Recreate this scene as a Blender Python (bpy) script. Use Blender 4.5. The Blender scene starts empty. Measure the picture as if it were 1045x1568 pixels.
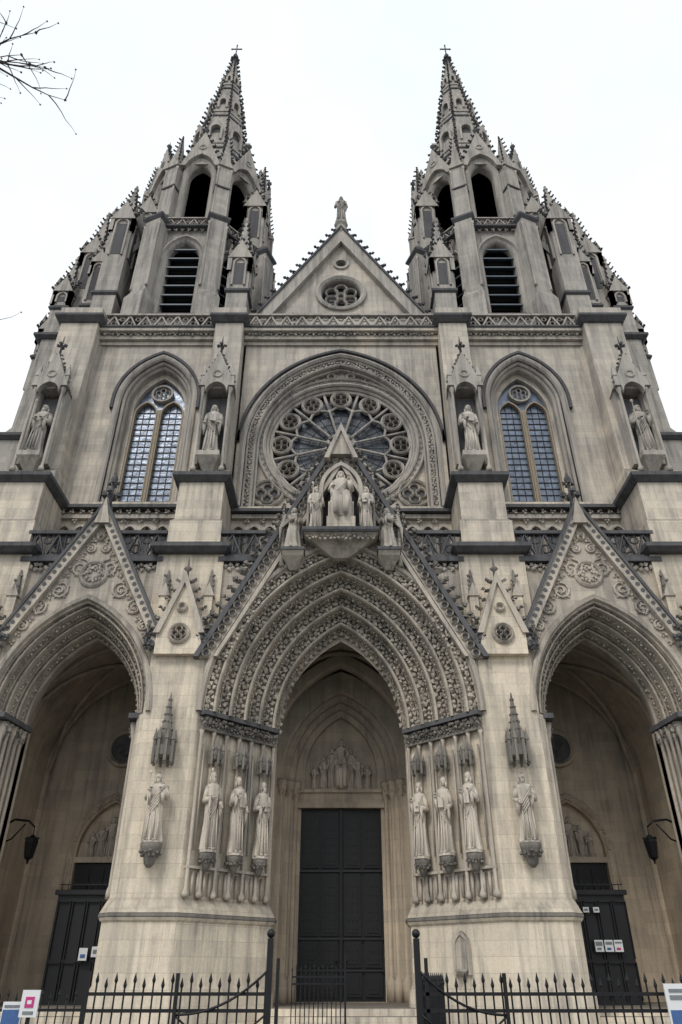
import bpy, bmesh, math, random
from mathutils import Vector, Matrix
from mathutils.geometry import tessellate_polygon
R=random.Random(7)
scene=bpy.context.scene
PI=math.pi
# ------------------------------------------------------------------ builder
class MB:
    def __init__(s): s.v=[];s.f=[];s.sm=[];s.M=None
    def add(s,vs,fs,smooth=False):
        o=len(s.v)
        if s.M is not None: vs=[s.M@Vector(v) for v in vs]
        s.v+=[(v[0],v[1],v[2]) for v in vs]
        s.f+=[tuple(i+o for i in f) for f in fs]; s.sm+=[smooth]*len(fs)
    def box(s,x0,x1,y0,y1,z0,z1):
        s.add([(x0,y0,z0),(x1,y0,z0),(x1,y1,z0),(x0,y1,z0),(x0,y0,z1),(x1,y0,z1),(x1,y1,z1),(x0,y1,z1)],
              [(0,1,2,3),(4,5,6,7),(0,1,5,4),(1,2,6,5),(2,3,7,6),(3,0,4,7)])
    def loft(s,rings,cap=True,smooth=False):
        n=len(rings[0]); vs=[p for r in rings for p in r]; fs=[]
        for k in range(len(rings)-1):
            for i in range(n):
                j=(i+1)%n
                fs.append((k*n+i,k*n+j,(k+1)*n+j,(k+1)*n+i))
        if cap:
            fs.append(tuple(range(n))); fs.append(tuple((len(rings)-1)*n+i for i in range(n)))
        s.add(vs,fs,smooth)
    def sheet(s,rows,smooth=False,closed=False):
        n=len(rows[0]); m=len(rows); vs=[p for r in rows for p in r]; fs=[]
        for k in range(m if closed else m-1):
            k2=(k+1)%m
            for i in range(n-1):
                fs.append((k*n+i,k*n+i+1,k2*n+i+1,k2*n+i))
        s.add(vs,fs,smooth)
    def prism(s,poly,y0,y1,holes=()):
        loops=[poly]+list(holes)
        flat=[p for l in loops for p in l]
        tris=tessellate_polygon([[Vector((p[0],p[1],0)) for p in l] for l in loops])
        n=len(flat)
        vs=[(p[0],y0,p[1]) for p in flat]+[(p[0],y1,p[1]) for p in flat]
        fs=[tuple(t) for t in tris]+[tuple(i+n for i in reversed(t)) for t in tris]
        o=0
        for l in loops:
            m=len(l)
            for i in range(m):
                j=(i+1)%m
                fs.append((o+i,o+j,n+o+j,n+o+i))
            o+=m
        s.add(vs,fs)
    def prism_z(s,poly,z0,z1):
        s.loft([[(p[0],p[1],z0) for p in poly],[(p[0],p[1],z1) for p in poly]])
    def ngon(s,cx,cy,a0,z0,a1,z1,n=8,rot=None,cap=True):
        if rot is None: rot=PI/n
        q=math.cos(PI/n)
        s.loft([[(cx+a/q*math.cos(rot+2*PI*i/n),cy+a/q*math.sin(rot+2*PI*i/n),z) for i in range(n)] for a,z in ((a0,z0),(a1,z1))],cap)
    def lathe(s,prof,cx,cy,n=10,smooth=True):
        s.loft([[(cx+r*math.cos(2*PI*i/n),cy+r*math.sin(2*PI*i/n),z) for i in range(n)] for r,z in prof],True,smooth)
    def tube(s,pts,r,n=6,smooth=True):
        rings=[]
        P=[Vector(p) for p in pts]
        for i,p in enumerate(P):
            a=P[max(0,i-1)]; b=P[min(len(P)-1,i+1)]
            t=(b-a).normalized()
            u=t.cross(Vector((0,1,0)))
            if u.length<.15: u=t.cross(Vector((1,0,0)))
            u.normalize(); w=t.cross(u)
            rr=r[i] if isinstance(r,(list,tuple)) else r
            rings.append([tuple(p+u*rr*math.cos(2*PI*k/n)+w*rr*math.sin(2*PI*k/n)) for k in range(n)])
        s.loft(rings,True,smooth)
    def blob(s,p,r,sx=1,sy=1,sz=1,rnd=True):
        E=[(1,0,0),(-1,0,0),(0,1,0),(0,-1,0),(0,0,1),(0,0,-1)]
        F=[(0,2,4),(2,1,4),(1,3,4),(3,0,4),(2,0,5),(1,2,5),(3,1,5),(0,3,5)]
        m=Matrix.Rotation(R.uniform(0,6),3,(R.random()+.1,R.random(),R.random())) if rnd else Matrix.Identity(3)
        vs=[]
        for e in E:
            q=m@(Vector(e)*r*(R.uniform(.8,1.2) if rnd else 1))
            vs.append((p[0]+q.x*sx,p[1]+q.y*sy,p[2]+q.z*sz))
        s.add(vs,F)
    def leaf(s,p,r,sy=.6):
        a=R.uniform(0,6)
        for k in range(3):
            s.blob((p[0]+.6*r*math.cos(a+2.1*k),p[1]+R.uniform(-.2,.15)*r,p[2]+.6*r*math.sin(a+2.1*k)),r*.6,1,sy,1)
    def ball(s,p,rx,ry=None,rz=None,n=10,m=7):
        ry=ry or rx; rz=rz or rx
        s.loft([[(p[0]+rx*math.sin(PI*(k+.02)/(m-.96))*math.cos(2*PI*i/n),p[1]+ry*math.sin(PI*(k+.02)/(m-.96))*math.sin(2*PI*i/n),p[2]+rz*math.cos(PI*(k+.02)/(m-.96))) for i in range(n)] for k in range(m)],True,True)
    def mirror(s):
        n=len(s.v)
        s.v+=[(-x,y,z) for x,y,z in s.v]
        s.f+=[tuple(i+n for i in reversed(f)) for f in s.f]; s.sm+=s.sm[:]
    def obj(s,name,mat,parent=None,recalc=True):
        me=bpy.data.meshes.new(name); me.from_pydata(s.v,[],s.f); me.update()
        me.polygons.foreach_set('use_smooth',s.sm)
        if recalc:
            bm=bmesh.new(); bm.from_mesh(me); bmesh.ops.recalc_face_normals(bm,faces=bm.faces); bm.to_mesh(me); bm.free()
        me.materials.append(mat)
        o=bpy.data.objects.new(name,me); scene.collection.objects.link(o)
        if parent: o.parent=parent
        return o
def empty(name,loc=(0,0,0)):
    e=bpy.data.objects.new(name,None); e.location=loc; scene.collection.objects.link(e); return e
def arch_pts(cx,half,zs,c,n=14,leg=None):
    Rr=half+c; a1=PI-math.acos(max(-1,min(1,c/Rr)))
    L=[]
    for i in range(n+1):
        a=PI+(a1-PI)*i/n
        L.append((cx+c+Rr*math.cos(a),zs+Rr*math.sin(a)))
    Rt=[(2*cx-x,z) for x,z in reversed(L[:-1])]
    P=L+Rt
    if leg is not None: P=[(cx-half,leg)]+P+[(cx+half,leg)]
    return P
def sweep_arch(mb,cx,zs,half,c,prof,leg=None,n=14,smooth=False,closed=False):
    rows=[[(x,y,z) for x,z in arch_pts(cx,half+u,zs,c,n,leg)] for u,y in prof]
    mb.sheet(rows,smooth,closed)
def sweep_ring(mb,cx,cz,r,prof,n=48,smooth=False,closed=False):
    rows=[[(cx+(r+u)*math.cos(2*PI*i/n),y,cz+(r+u)*math.sin(2*PI*i/n)) for i in range(n+1)] for u,y in prof]
    mb.sheet(rows,smooth,closed)
def rprof(u,y,r,n=6):
    return [(u+r*math.cos(2*PI*k/n),y+r*math.sin(2*PI*k/n)) for k in range(n)]
def resample(P,step):
    out=[];acc=0
    for a,b in zip(P[:-1],P[1:]):
        L=math.dist(a,b)
        while acc<=L and L>0:
            t=acc/L; out.append((a[0]+(b[0]-a[0])*t,a[1]+(b[1]-a[1])*t)); acc+=step
        acc-=L
    return out
def arch_leaves(mb,cx,zs,half,c,y,step,size,leg=None,sy=.6):
    for x,z in resample(arch_pts(cx,half,zs,c,20,leg),step): mb.leaf((x,y,z),size*R.uniform(.8,1.2),sy)
def rail_pat(mb,x0,x1,y,z0,z1,step,th=.09):
    n=max(1,round((x1-x0)/step)); st=(x1-x0)/n
    h=z1-z0
    mb.box(x0,x1,y-.14,y+.14,z1-.12*h,z1); mb.box(x0,x1,y-.12,y+.12,z0,z0+.12*h)
    for i in range(n):
        a=x0+i*st; m=a+st/2
        za=z0+.1*h; zb=z1-.1*h
        mb.prism([(a,za),(a+th,za),(m+th/2,zb),(m-th/2,zb)],y-.07,y+.07)
        mb.prism([(a+st-th,za),(a+st,za),(m+th/2,zb),(m-th/2,zb)],y-.065,y+.065)
        sweep_ring(mb,m,z0+.36*h,.15*h,rprof(0,y,.045,4),8,closed=True)
        sweep_ring(mb,a,z0+.68*h,.13*h,rprof(0,y,.045,4),8,closed=True)
# ------------------------------------------------------------------ materials
def N(nt,t,**k):
    n=nt.nodes.new(t)
    for a,b in k.items(): setattr(n,a,b)
    return n
def mixc(nt,fac,a,b,bt='MIX'):
    m=N(nt,'ShaderNodeMix',data_type='RGBA',blend_type=bt)
    for s,v in ((0,fac),(6,a),(7,b)):
        if isinstance(v,bpy.types.NodeSocket): nt.links.new(v,m.inputs[s])
        else: m.inputs[s].default_value=v if s==0 else (*v,1)
    return m.outputs[2]
def noise(nt,vec,scale,detail=4,rough=.6):
    n=N(nt,'ShaderNodeTexNoise'); n.inputs['Scale'].default_value=scale; n.inputs['Detail'].default_value=detail; n.inputs['Roughness'].default_value=rough
    nt.links.new(vec,n.inputs['Vector']); return n.outputs[0]
def ramp(nt,fac,a,b):
    m=N(nt,'ShaderNodeMapRange'); m.inputs[1].default_value=a; m.inputs[2].default_value=b
    nt.links.new(fac,m.inputs[0]); return m.outputs[0]
def math_(nt,op,a,b):
    m=N(nt,'ShaderNodeMath',operation=op)
    for i,v in enumerate((a,b)):
        if isinstance(v,(int,float)): m.inputs[i].default_value=v
        else: nt.links.new(v,m.inputs[i])
    return m.outputs[0]
def stone(name,low,high,dark,joints=True,soot=.5,zlo=9,zhi=26,bump=.25,mort=.6):
    m=bpy.data.materials.new(name); m.use_nodes=True; nt=m.node_tree; b=nt.nodes['Principled BSDF']
    g=N(nt,'ShaderNodeNewGeometry'); sx=N(nt,'ShaderNodeSeparateXYZ'); nt.links.new(g.outputs['Position'],sx.inputs[0])
    X,Y,Z=sx.outputs
    pos=g.outputs['Position']
    big=noise(nt,pos,.45,5,.65)
    med=noise(nt,pos,1.7,6,.7)
    def stretched(v,sc=1.0):
        st=N(nt,'ShaderNodeVectorMath',operation='MULTIPLY'); nt.links.new(pos,st.inputs[0]); st.inputs[1].default_value=v
        return noise(nt,st.outputs[0],sc,6,.65)
    streak=stretched((2.2,2.2,.2)); streak2=stretched((5.5,5.5,.28))
    fine=noise(nt,pos,14,5,.7)
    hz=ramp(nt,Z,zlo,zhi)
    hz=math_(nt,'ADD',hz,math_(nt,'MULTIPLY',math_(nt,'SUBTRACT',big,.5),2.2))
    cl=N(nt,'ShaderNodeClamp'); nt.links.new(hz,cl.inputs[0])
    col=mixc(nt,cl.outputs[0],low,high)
    hgt=fine
    if joints:
        u=math_(nt,'ADD',X,math_(nt,'MULTIPLY',Y,.63))
        cv=N(nt,'ShaderNodeCombineXYZ'); nt.links.new(u,cv.inputs[0]); nt.links.new(Z,cv.inputs[1])
        br=N(nt,'ShaderNodeTexBrick'); nt.links.new(cv.outputs[0],br.inputs['Vector'])
        br.inputs['Scale'].default_value=1; br.inputs['Brick Width'].default_value=.95; br.inputs['Row Height'].default_value=.40
        br.inputs['Mortar Size'].default_value=.008; br.inputs['Mortar Smooth'].default_value=.5; br.inputs['Bias'].default_value=0
        br.inputs['Color1'].default_value=(.84,.83,.81,1); br.inputs['Color2'].default_value=(1.14,1.12,1.06,1); br.inputs['Mortar'].default_value=(mort,mort*.97,mort*.93,1)
        col=mixc(nt,.7,col,br.outputs[0],'MULTIPLY')
        hgt=math_(nt,'SUBTRACT',math_(nt,'MULTIPLY',fine,.5),br.outputs[1])
    col=mixc(nt,math_(nt,'MULTIPLY',ramp(nt,streak,.47,.68),soot),col,dark)
    col=mixc(nt,math_(nt,'MULTIPLY',math_(nt,'MULTIPLY',ramp(nt,streak2,.47,.66),ramp(nt,big,.38,.6)),soot*1.1),col,tuple(d*.8 for d in dark))
    col=mixc(nt,math_(nt,'MULTIPLY',ramp(nt,med,.52,.74),soot*.6),col,tuple(min(1,c*.75) for c in low))
    col=mixc(nt,math_(nt,'MULTIPLY',ramp(nt,fine,.35,.75),.25),col,dark)
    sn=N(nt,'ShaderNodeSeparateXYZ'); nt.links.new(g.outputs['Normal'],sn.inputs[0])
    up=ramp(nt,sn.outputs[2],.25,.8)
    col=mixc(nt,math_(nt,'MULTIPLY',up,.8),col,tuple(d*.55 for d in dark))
    nt.links.new(col,b.inputs['Base Color']); b.inputs['Roughness'].default_value=.92
    b.inputs['Specular IOR Level'].default_value=.2
    bp=N(nt,'ShaderNodeBump'); bp.inputs['Strength'].default_value=bump; bp.inputs['Distance'].default_value=.03
    nt.links.new(hgt,bp.inputs['Height']); nt.links.new(bp.outputs[0],b.inputs['Normal'])
    return m
def plain(name,col,rough=.6,metal=0,var=.3,scale=6):
    m=bpy.data.materials.new(name); m.use_nodes=True; nt=m.node_tree; b=nt.nodes['Principled BSDF']
    g=N(nt,'ShaderNodeNewGeometry'); n=noise(nt,g.outputs['Position'],scale,4)
    c=mixc(nt,n,tuple(c*(1-var) for c in col),tuple(min(1,c*(1+var)) for c in col))
    nt.links.new(c,b.inputs['Base Color']); b.inputs['Roughness'].default_value=rough; b.inputs['Metallic'].default_value=metal
    return m
S=stone('weathered_limestone',(.78,.69,.565),(.50,.465,.425),(.17,.158,.15),soot=.55)
SG=stone('grey_porch_limestone',(.54,.485,.415),(.49,.45,.405),(.14,.132,.126),soot=.6)
SU=stone('grey_limestone',(.46,.43,.40),(.41,.39,.37),(.12,.117,.115),True,.65)
SC=stone('carved_limestone',(.58,.515,.435),(.43,.405,.375),(.11,.104,.10),False,.55,bump=.5)
SH=stone('sooty_carved_limestone',(.26,.238,.212),(.23,.218,.205),(.065,.062,.06),False,.6,bump=.6)
SD=stone('soot_and_shade_stone',(.135,.135,.14),(.11,.11,.118),(.05,.05,.054),False,.6)  # sooty ledges and copings; also dark sheets painting shade in recesses
SP=stone('statue_stone',(.70,.625,.53),(.55,.515,.475),(.15,.142,.135),False,.5,bump=.4)
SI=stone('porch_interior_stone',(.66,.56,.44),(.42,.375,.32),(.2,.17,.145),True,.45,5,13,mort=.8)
SR=stone('relief_stone',(.66,.58,.49),(.64,.57,.48),(.2,.18,.155),False,.3)
SLATE=plain('slate_roof',(.07,.075,.085),.6)
LOUV=plain('slate_louvres',(.085,.11,.135),.55)
IRON=plain('black_iron',(.012,.012,.014),.45,.4)
WOOD=plain('dark_painted_wood',(.006,.0065,.009),.55,0,.5,3)
STUD=plain('iron_studs',(.05,.05,.055),.4,.6)
FRAME=plain('tan_mullion_stone',(.29,.24,.18),.8)
CORE=plain('belfry_core_black',(.012,.012,.012),.9)  # near-black colour of the added belfry core
def glass(name,a,b2,cell,metal):
    m=bpy.data.materials.new(name); m.use_nodes=True; nt=m.node_tree; b=nt.nodes['Principled BSDF']
    g=N(nt,'ShaderNodeNewGeometry'); v=N(nt,'ShaderNodeTexVoronoi'); v.inputs['Scale'].default_value=cell
    nt.links.new(g.outputs['Position'],v.inputs['Vector'])
    sv=N(nt,'ShaderNodeSeparateColor'); nt.links.new(v.outputs[1],sv.inputs[0])
    c=mixc(nt,sv.outputs[0],a,b2); nt.links.new(c,b.inputs['Base Color'])
    b.inputs['Roughness'].default_value=.3; b.inputs['Metallic'].default_value=metal
    bp=N(nt,'ShaderNodeBump'); bp.inputs['Strength'].default_value=.6; bp.inputs['Distance'].default_value=.06
    nt.links.new(noise(nt,g.outputs['Position'],2.2),bp.inputs['Height']); nt.links.new(bp.outputs[0],b.inputs['Normal'])
    return m
GL=glass('leaded_glass',(.11,.135,.18),(.20,.24,.31),5,.35)
GR=glass('rose_glass',(.02,.025,.034),(.055,.066,.085),6,.2)
# ------------------------------------------------------------------ world, sun, camera
w=bpy.data.worlds.new('World'); scene.world=w; w.use_nodes=True; nt=w.node_tree; bg=nt.nodes['Background']
sky=N(nt,'ShaderNodeTexSky'); sky.sky_type='NISHITA'; sky.sun_disc=False; sky.sun_elevation=math.radians(48); sky.sun_rotation=math.radians(205)
tc=N(nt,'ShaderNodeTexCoord'); cn=noise(nt,tc.outputs['Generated'],1.6,5)
cloud=mixc(nt,ramp(nt,cn,.35,.65),(9.6,10.3,10.7),(11.4,11.5,11.5))
nt.links.new(mixc(nt,.89,sky.outputs[0],cloud),bg.inputs[0]); bg.inputs[1].default_value=.108
sd=bpy.data.lights.new('sun','SUN'); sd.energy=1.5; sd.angle=math.radians(16); sd.color=(1,.95,.88)
so=bpy.data.objects.new('sun',sd); scene.collection.objects.link(so)
az=math.radians(205); el=math.radians(48)
dirv=Vector((math.sin(az)*math.cos(el),math.cos(az)*math.cos(el),math.sin(el)))
so.rotation_euler=dirv.to_track_quat('Z','Y').to_euler()
cam=bpy.data.cameras.new('camera'); co=bpy.data.objects.new('camera',cam); scene.collection.objects.link(co)
co.location=(0,-27.1,1.6); co.rotation_euler=(math.radians(90+32.7),0,0)
cam.sensor_fit='VERTICAL'; cam.sensor_height=36; cam.lens=1100/1568*36; cam.clip_end=3000
scene.camera=co
scene.view_settings.view_transform='Standard'; scene.view_settings.look='None'; scene.view_settings.exposure=0
# ------------------------------------------------------------------ ground
g=MB(); g.add([(-1500,-1500,0),(1500,-1500,0),(1500,1500,0),(-1500,1500,0)],[(0,1,2,3)])
PAV=stone('plaza_paving',(.38,.37,.35),(.38,.37,.35),(.2,.2,.19),True,.3); g.obj('plaza_ground',PAV)
# ------------------------------------------------------------------ church
church=empty('gothic_basilica')
TX=9.35; TC=4.7    # tower axis x, y
def ob(mb,name,mat): return mb.obj(name,mat,church)
wall=MB(); carve=MB(); dark=MB(); grey=MB(); mid=MB()
glassb=MB(); lead=MB(); frame=MB(); gabd=MB()
Wx=9.2
def rect(x0,x1,z0,z1): return [(x0,z0),(x1,z0),(x1,z1),(x0,z1)]
hole=arch_pts(Wx,1.75,25.6,1.3,14,19.45)
wall.prism(rect(6.5,12.6,15.2,29.6),0,1.0,[hole])
sweep_arch(carve,Wx,25.6,1.75,1.3,[(.28,0),(.28,-.12),(.16,-.16),(.06,-.1),(0,0),(0,.12),(-.06,.08),(-.14,.16),(-.14,.3),(-.22,.28),(-.28,.36),(-.28,.72)],19.45,14)
sweep_arch(dark,Wx,25.6,2.05,1.3,[(0,0),(0,-.2),(.14,-.2),(.14,0)],25.0,14)
inner=arch_pts(Wx,1.28,25.5,1.25,12,19.7)
wall.prism(arch_pts(Wx,1.6,25.6,1.3,14,19.45),.7,.95,[inner])
glassb.prism(arch_pts(Wx,1.35,25.5,1.25,12,19.5),.97,.99)
frame.box(Wx-.08,Wx+.08,.72,.95,19.6,25.6)
for sx in(-1,1):
    c0=Wx+sx*.66
    sweep_arch(frame,c0,25.3,.52,.35,[(0,.95),(0,.72),(.08,.72),(.08,.95)],19.6,8)
    for k in range(17):
        lead.box(c0-.54,c0+.54,.93,.965,19.8+.36*k,19.83+.36*k)
    for k in range(1,3): lead.box(c0-.5+k*.333-.012,c0-.5+k*.333+.012,.925,.96,19.6,26)
sweep_ring(carve,Wx,26.75,.46,[(0,.95),(0,.74),(.1,.74),(.1,.95)],20)
for k in range(6):
    a=PI/6+k*PI/3; sweep_ring(carve,Wx+.26*math.cos(a),26.75+.26*math.sin(a),.14,rprof(0,.85,.04,4),10,closed=True)
wall.prism([(Wx-2,19.1),(Wx+2,19.1),(Wx+2,19.45),(Wx-2,19.45)],-.15,.6)
def arcade(x0,x1,y):
    n=round((x1-x0)/.74); st=(x1-x0)/n
    for i in range(n):
        m=x0+st*(i+.5)
        sweep_arch(carve,m,17.75,st/2-.09,.12,[(.09,y),(.09,y-.22),(0,y-.22),(0,y)],15.3,6)
        sweep_ring(carve,m,18.0,.13,rprof(0,y-.08,.035,4),8,closed=True)
        carve.lathe([(.08,15.3),(.05,15.45),(.05,17.5),(.1,17.7),(.1,17.8)],x0+st*i,y-.28,6)
        if i: carve.leaf((x0+st*i,y-.12,18.45),.13)
        dark.prism(arch_pts(m,st/2-.1,17.75,.12,6,15.3),y-.02,y-.01)  # dark sheet paints the shade at the back of each blind arch
    carve.box(x0,x1,y-.2,y,18.55,18.75)
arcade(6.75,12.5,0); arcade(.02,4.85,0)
def ledge(x0,x1,y,z,d=.35,h=.22):
    dark.prism_z([(x0,y-d),(x1,y-d),(x1,y+.0),(x0,y+.0)],z,z+h)
    dark.loft([[(x0,y-d,z+h+.002),(x1,y-d,z+h+.002),(x1,y,z+h+.002),(x0,y,z+h+.002)],[(x0,y-.03,z+h+.25),(x1,y-.03,z+h+.25),(x1,y,z+h+.25),(x0,y,z+h+.25)]])
ledge(6.7,12.6,0,19.0,.42,.16); ledge(0,4.95,0,18.8,.4,.14)
for x in [6.9+.42*i for i in range(14)]: carve.leaf((x,-.25,18.87),.13)
grey.box(0,16,-2.35,0,14.75,15.2)
for a,b in((6.9,12.4),(3.0,4.75)):
    dark.box(a,b,-2.75,-2.35,15.0,15.2)
    for i in range(int((b-a)/.3)): carve.leaf((a+.15+.3*i,-2.58,14.82),.19)
    rail_pat(dark,a,b,-2.5,15.2,16.45,.75,.06)
    n=int((b-a)/.25)
    for i in range(n): dark.box(a+.25*i,a+.25*i+.04,-2.53,-2.48,15.3,16.3)
# --- rose bay
ctr=MB(); ctrc=MB(); ctrl=MB(); ctrg=MB()
RZ=23.4
AZ=22.95
bighole=arch_pts(0,4.55,AZ,1.18,20,19.3)
ctr.prism([(-4.98,15.2),(4.98,15.2),(4.98,29.6),(-4.98,29.6)],0,.9,[bighole])
prof=[(.2,0),(.2,-.1),(.1,-.14),(0,-.04),(0,.1),(-.03,.04),(-.08,.02),(-.12,.07),(-.12,.24),(-.34,.24),(-.34,.1),(-.4,.07),(-.46,.12),(-.46,.34),(-.52,.3),(-.58,.34),(-.58,.62)]
sweep_arch(ctrc,0,AZ,4.55,1.18,prof,19.3,22)
arch_leaves(ctrc,0,AZ,4.32,1.18,.13,.27,.15,19.3)
sweep_arch(gabd,0,AZ,4.85,1.18,[(0,0),(0,-.18),(.13,-.18),(.13,0)],23.6,20)
cir=[(3.78*math.cos(2*PI*i/64),RZ+3.78*math.sin(2*PI*i/64)) for i in range(64)]
ctr.prism(arch_pts(0,4.3,AZ,1.18,20,19.0),.6,.85,[cir])
sweep_ring(ctrc,0,RZ,3.78,[(.34,.6),(.34,.45),(.28,.40),(.22,.45),(.2,.55),(.05,.55),(.03,.46),(-.05,.43),(-.12,.5),(-.12,.62),(-.2,.6),(-.26,.66),(-.26,.95)],64)
for i in range(72):
    a=2*PI*i/72; ctrc.leaf((3.90*math.cos(a),.53,RZ+3.90*math.sin(a)),.085)
ctrg.prism([(3.8*math.cos(2*PI*i/48),RZ+3.8*math.sin(2*PI*i/48)) for i in range(48)],1.06,1.08)
def ring(x,z,r,t=.07,y=.85,n=24,mb=ctrl): sweep_ring(mb,x,z,r,[(-t,y+.12),(-t,y-.08),(0,y-.14),(t,y-.08),(t,y+.12)],n)
ring(0,RZ,.62,.12); ring(0,RZ,.28,.09,.82,16); ring(0,RZ,3.48,.1)
for k in range(12):
    a=2*PI*k/12+PI/12; ca,sa=math.cos(a),math.sin(a)
    q=lambda r,o,y:(r*ca-o*sa,y,RZ+r*sa+o*ca)
    ctrl.tube([q(.7,0,.83),q(.8,0,.83),q(2.15,0,.83),q(2.3,0,.83)],[.12,.07,.07,.13],6)
    a2=a+PI/12; c2,s2=math.cos(a2),math.sin(a2)
    ring(2.93*c2,RZ+2.93*s2,.48,.075,.83,20)
    for j in range(4):
        b=a2+PI/4+j*PI/2; ring(2.93*c2+.22*math.cos(b),RZ+2.93*s2+.22*math.sin(b),.17,.03,.84,8)
    P=[]
    for t in range(9):
        u=t/8; aa=a+u*PI/6; rr=2.2+.27*math.sin(PI*u)
        P.append((rr*math.cos(aa),.83,RZ+rr*math.sin(aa)))
    ctrl.tube(P,.07,5)
    ctrl.tube([(2.3*ca,.83,RZ+2.3*sa),(3.42*ca,.83,RZ+3.42*sa)],.08,5)
for k in range(24):
    a=2*PI*k/24
    gabd.tube([(.6*math.cos(a),1.03,RZ+.6*math.sin(a)),(3.6*math.cos(a),1.03,RZ+3.6*math.sin(a))],.014,4)
for r in(1.1,1.6,2.1): sweep_ring(gabd,0,RZ,r,rprof(0,1.03,.014,4),32,closed=True)
for sx in(-1,1):
    x=sx*3.42; z=20.35
    ring(x,z,.72,.07,.55,20,ctrc)
    for j in range(4):
        b=j*PI/2; ring(x+.3*math.cos(b),z+.3*math.sin(b),.24,.05,.56,12,ctrc)
        gabd.ball((x+.3*math.cos(b),.6,z+.3*math.sin(b)),.2,.03,.2,10,5)
for x in(-1.6,-1.2,-.8,0,.8,1.2,1.6): ctrc.leaf((x,.52,27.5-abs(x)*.12),.15)
for x in(-.5,.5): ring(x,27.62,.2,.05,.52,12,ctrc)
ctrc.box(-4.2,4.2,.35,.6,18.95,19.35)
def cornice(mb,x0,x1,y,z):
    for d,a,b in((.12,0,.22),(.3,.24,.5),(.55,.62,.82)): mb.box(x0,x1,y-d,y+.02,z+a,z+b)
cornice(wall,6.4,12.7,0,29.35); cornice(ctr,-5.1,5.1,0,29.35)
for x in [.1+.33*i for i in range(15)]+[6.75+.33*i for i in range(18)]: carve.leaf((x,-.38,29.92),.16)
dark.box(6.6,12.6,-.62,.0,30.19,30.3); dark.box(0,5,-.62,0,30.19,30.3)
rail_pat(carve,6.6,12.5,-.4,30.3,31.25,.8,.1); rail_pat(carve,0,4.95,-.4,30.3,31.25,.8,.1)
grey.box(0,14.8,0,1.0,29.6,30.2)
# --- buttresses
def buttress(cx,w):
    wall.box(cx-w*.72-.2,cx+w*.72+.2,-2.7,-.1,12.0,15.3)
    dark.loft([[(cx-a,-y,z),(cx+a,-y,z),(cx+a,0,z),(cx-a,0,z)] for a,y,z in((w*.72+.25,2.95,15.3),(w*.72+.45,3.15,15.45),(w*.72+.45,3.15,15.62),(w*.62+.1,2.6,15.95))])
    a=w*.62
    wall.loft([[(cx-q,-y,z),(cx+q,-y,z),(cx+q,0,z),(cx-q,0,z)] for q,y,z in((a+.12,2.62,15.9),(a+.12,2.62,16.9),(a,2.45,17.1),(a,2.45,18.9))])
    dark.loft([[(cx-q,-y,z),(cx+q,-y,z),(cx+q,0,z),(cx-q,0,z)] for q,y,z in((a+.05,2.5,18.9),(a+.28,2.75,19.1),(a+.28,2.75,19.27),(a,2.45,19.3))])
    wall.loft([[(cx-q,-y,z),(cx+q,-y,z),(cx+q,.02,z),(cx-q,.02,z)] for q,y,z in((w/2+.12,1.5,19.25),(w/2+.12,1.5,20.2),(w/2,1.1,20.6),(w/2,1.0,25.4),(w/2-.03,.85,27.6),(w/2-.03,.85,30.2))])
    dark.loft([[(cx-q,-y,z),(cx+q,-y,z),(cx+q,.5,z),(cx-q,.5,z)] for q,y,z in((w/2+.05,.95,30.2),(w/2+.25,1.2,30.45),(w/2+.25,1.2,30.6))])
    wall.loft([[(cx-q,-y,z),(cx+q,-y,z),(cx+q,.5,z),(cx-q,.5,z)] for q,y,z in((w/2+.1,1.0,30.6),(w/2+.1,1.0,31.2),(w/2-.4,.3,31.9))])
    x=cx
    for sx in(-1,1):
        carve.lathe([(.13,19.9),(.13,20.1),(.07,20.2),(.07,24.4),(.14,24.6),(.14,24.8)],x+sx*.62,-1.85,8)
        carve.box(x+sx*.62-.1,x+sx*.62+.1,-1.6,-1.0,20.5,24.8)
        carve.ngon(x+sx*.68,-1.9,.12,24.8,.1,25.4,4); carve.ngon(x+sx*.68,-1.9,.13,25.4,.01,26.2,4)
        for k in range(7):
            t=(k+.5)/7; mid.leaf((x+sx*.8*(1-t),-1.9,24.95+2.0*t),.14,1)
    gp=[(x-.85,24.75),(x-.55,24.75)]+arch_pts(x,.48,24.4,.1,6)+[(x+.55,24.75),(x+.85,24.75),(x,26.9)]
    carve.prism(gp,-2.05,-1.75); carve.loft([[(x-.85,-1.75,24.8),(x+.85,-1.75,24.8),(x,-1.75,26.85)],[(x-.75,-.9,24.8),(x+.75,-.9,24.8),(x,-.9,26.7)]])
    sweep_ring(carve,x,25.45,.2,rprof(0,-2.06,.05,5),10,closed=True)
    dark.lathe([(.07,26.8),(.05,27.3),(.14,27.4),(.04,27.5),(.04,27.75),(.01,28.1)],x,-1.9,6)
    for k in range(4): dark.blob((x+.17*math.cos(k*PI/2),-1.9+.17*math.sin(k*PI/2),27.45),.11)
    carve.loft([[(x-q,y,z),(x+q,y,z),(x+q,-1.0,z),(x-q,-1.0,z)] for q,y,z in((.2,-1.7,20.0),(.5,-2.15,20.6),(.5,-2.15,20.85))])
    carve.box(x-.45,x+.45,-2.1,-1.3,19.3,19.7)
    dark.box(x-.5,x+.5,-1.3,-1.12,20.9,24.5)  # darker backing panel behind the niche statue
buttress(5.82,1.5); buttress(13.65,2.0)
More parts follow.
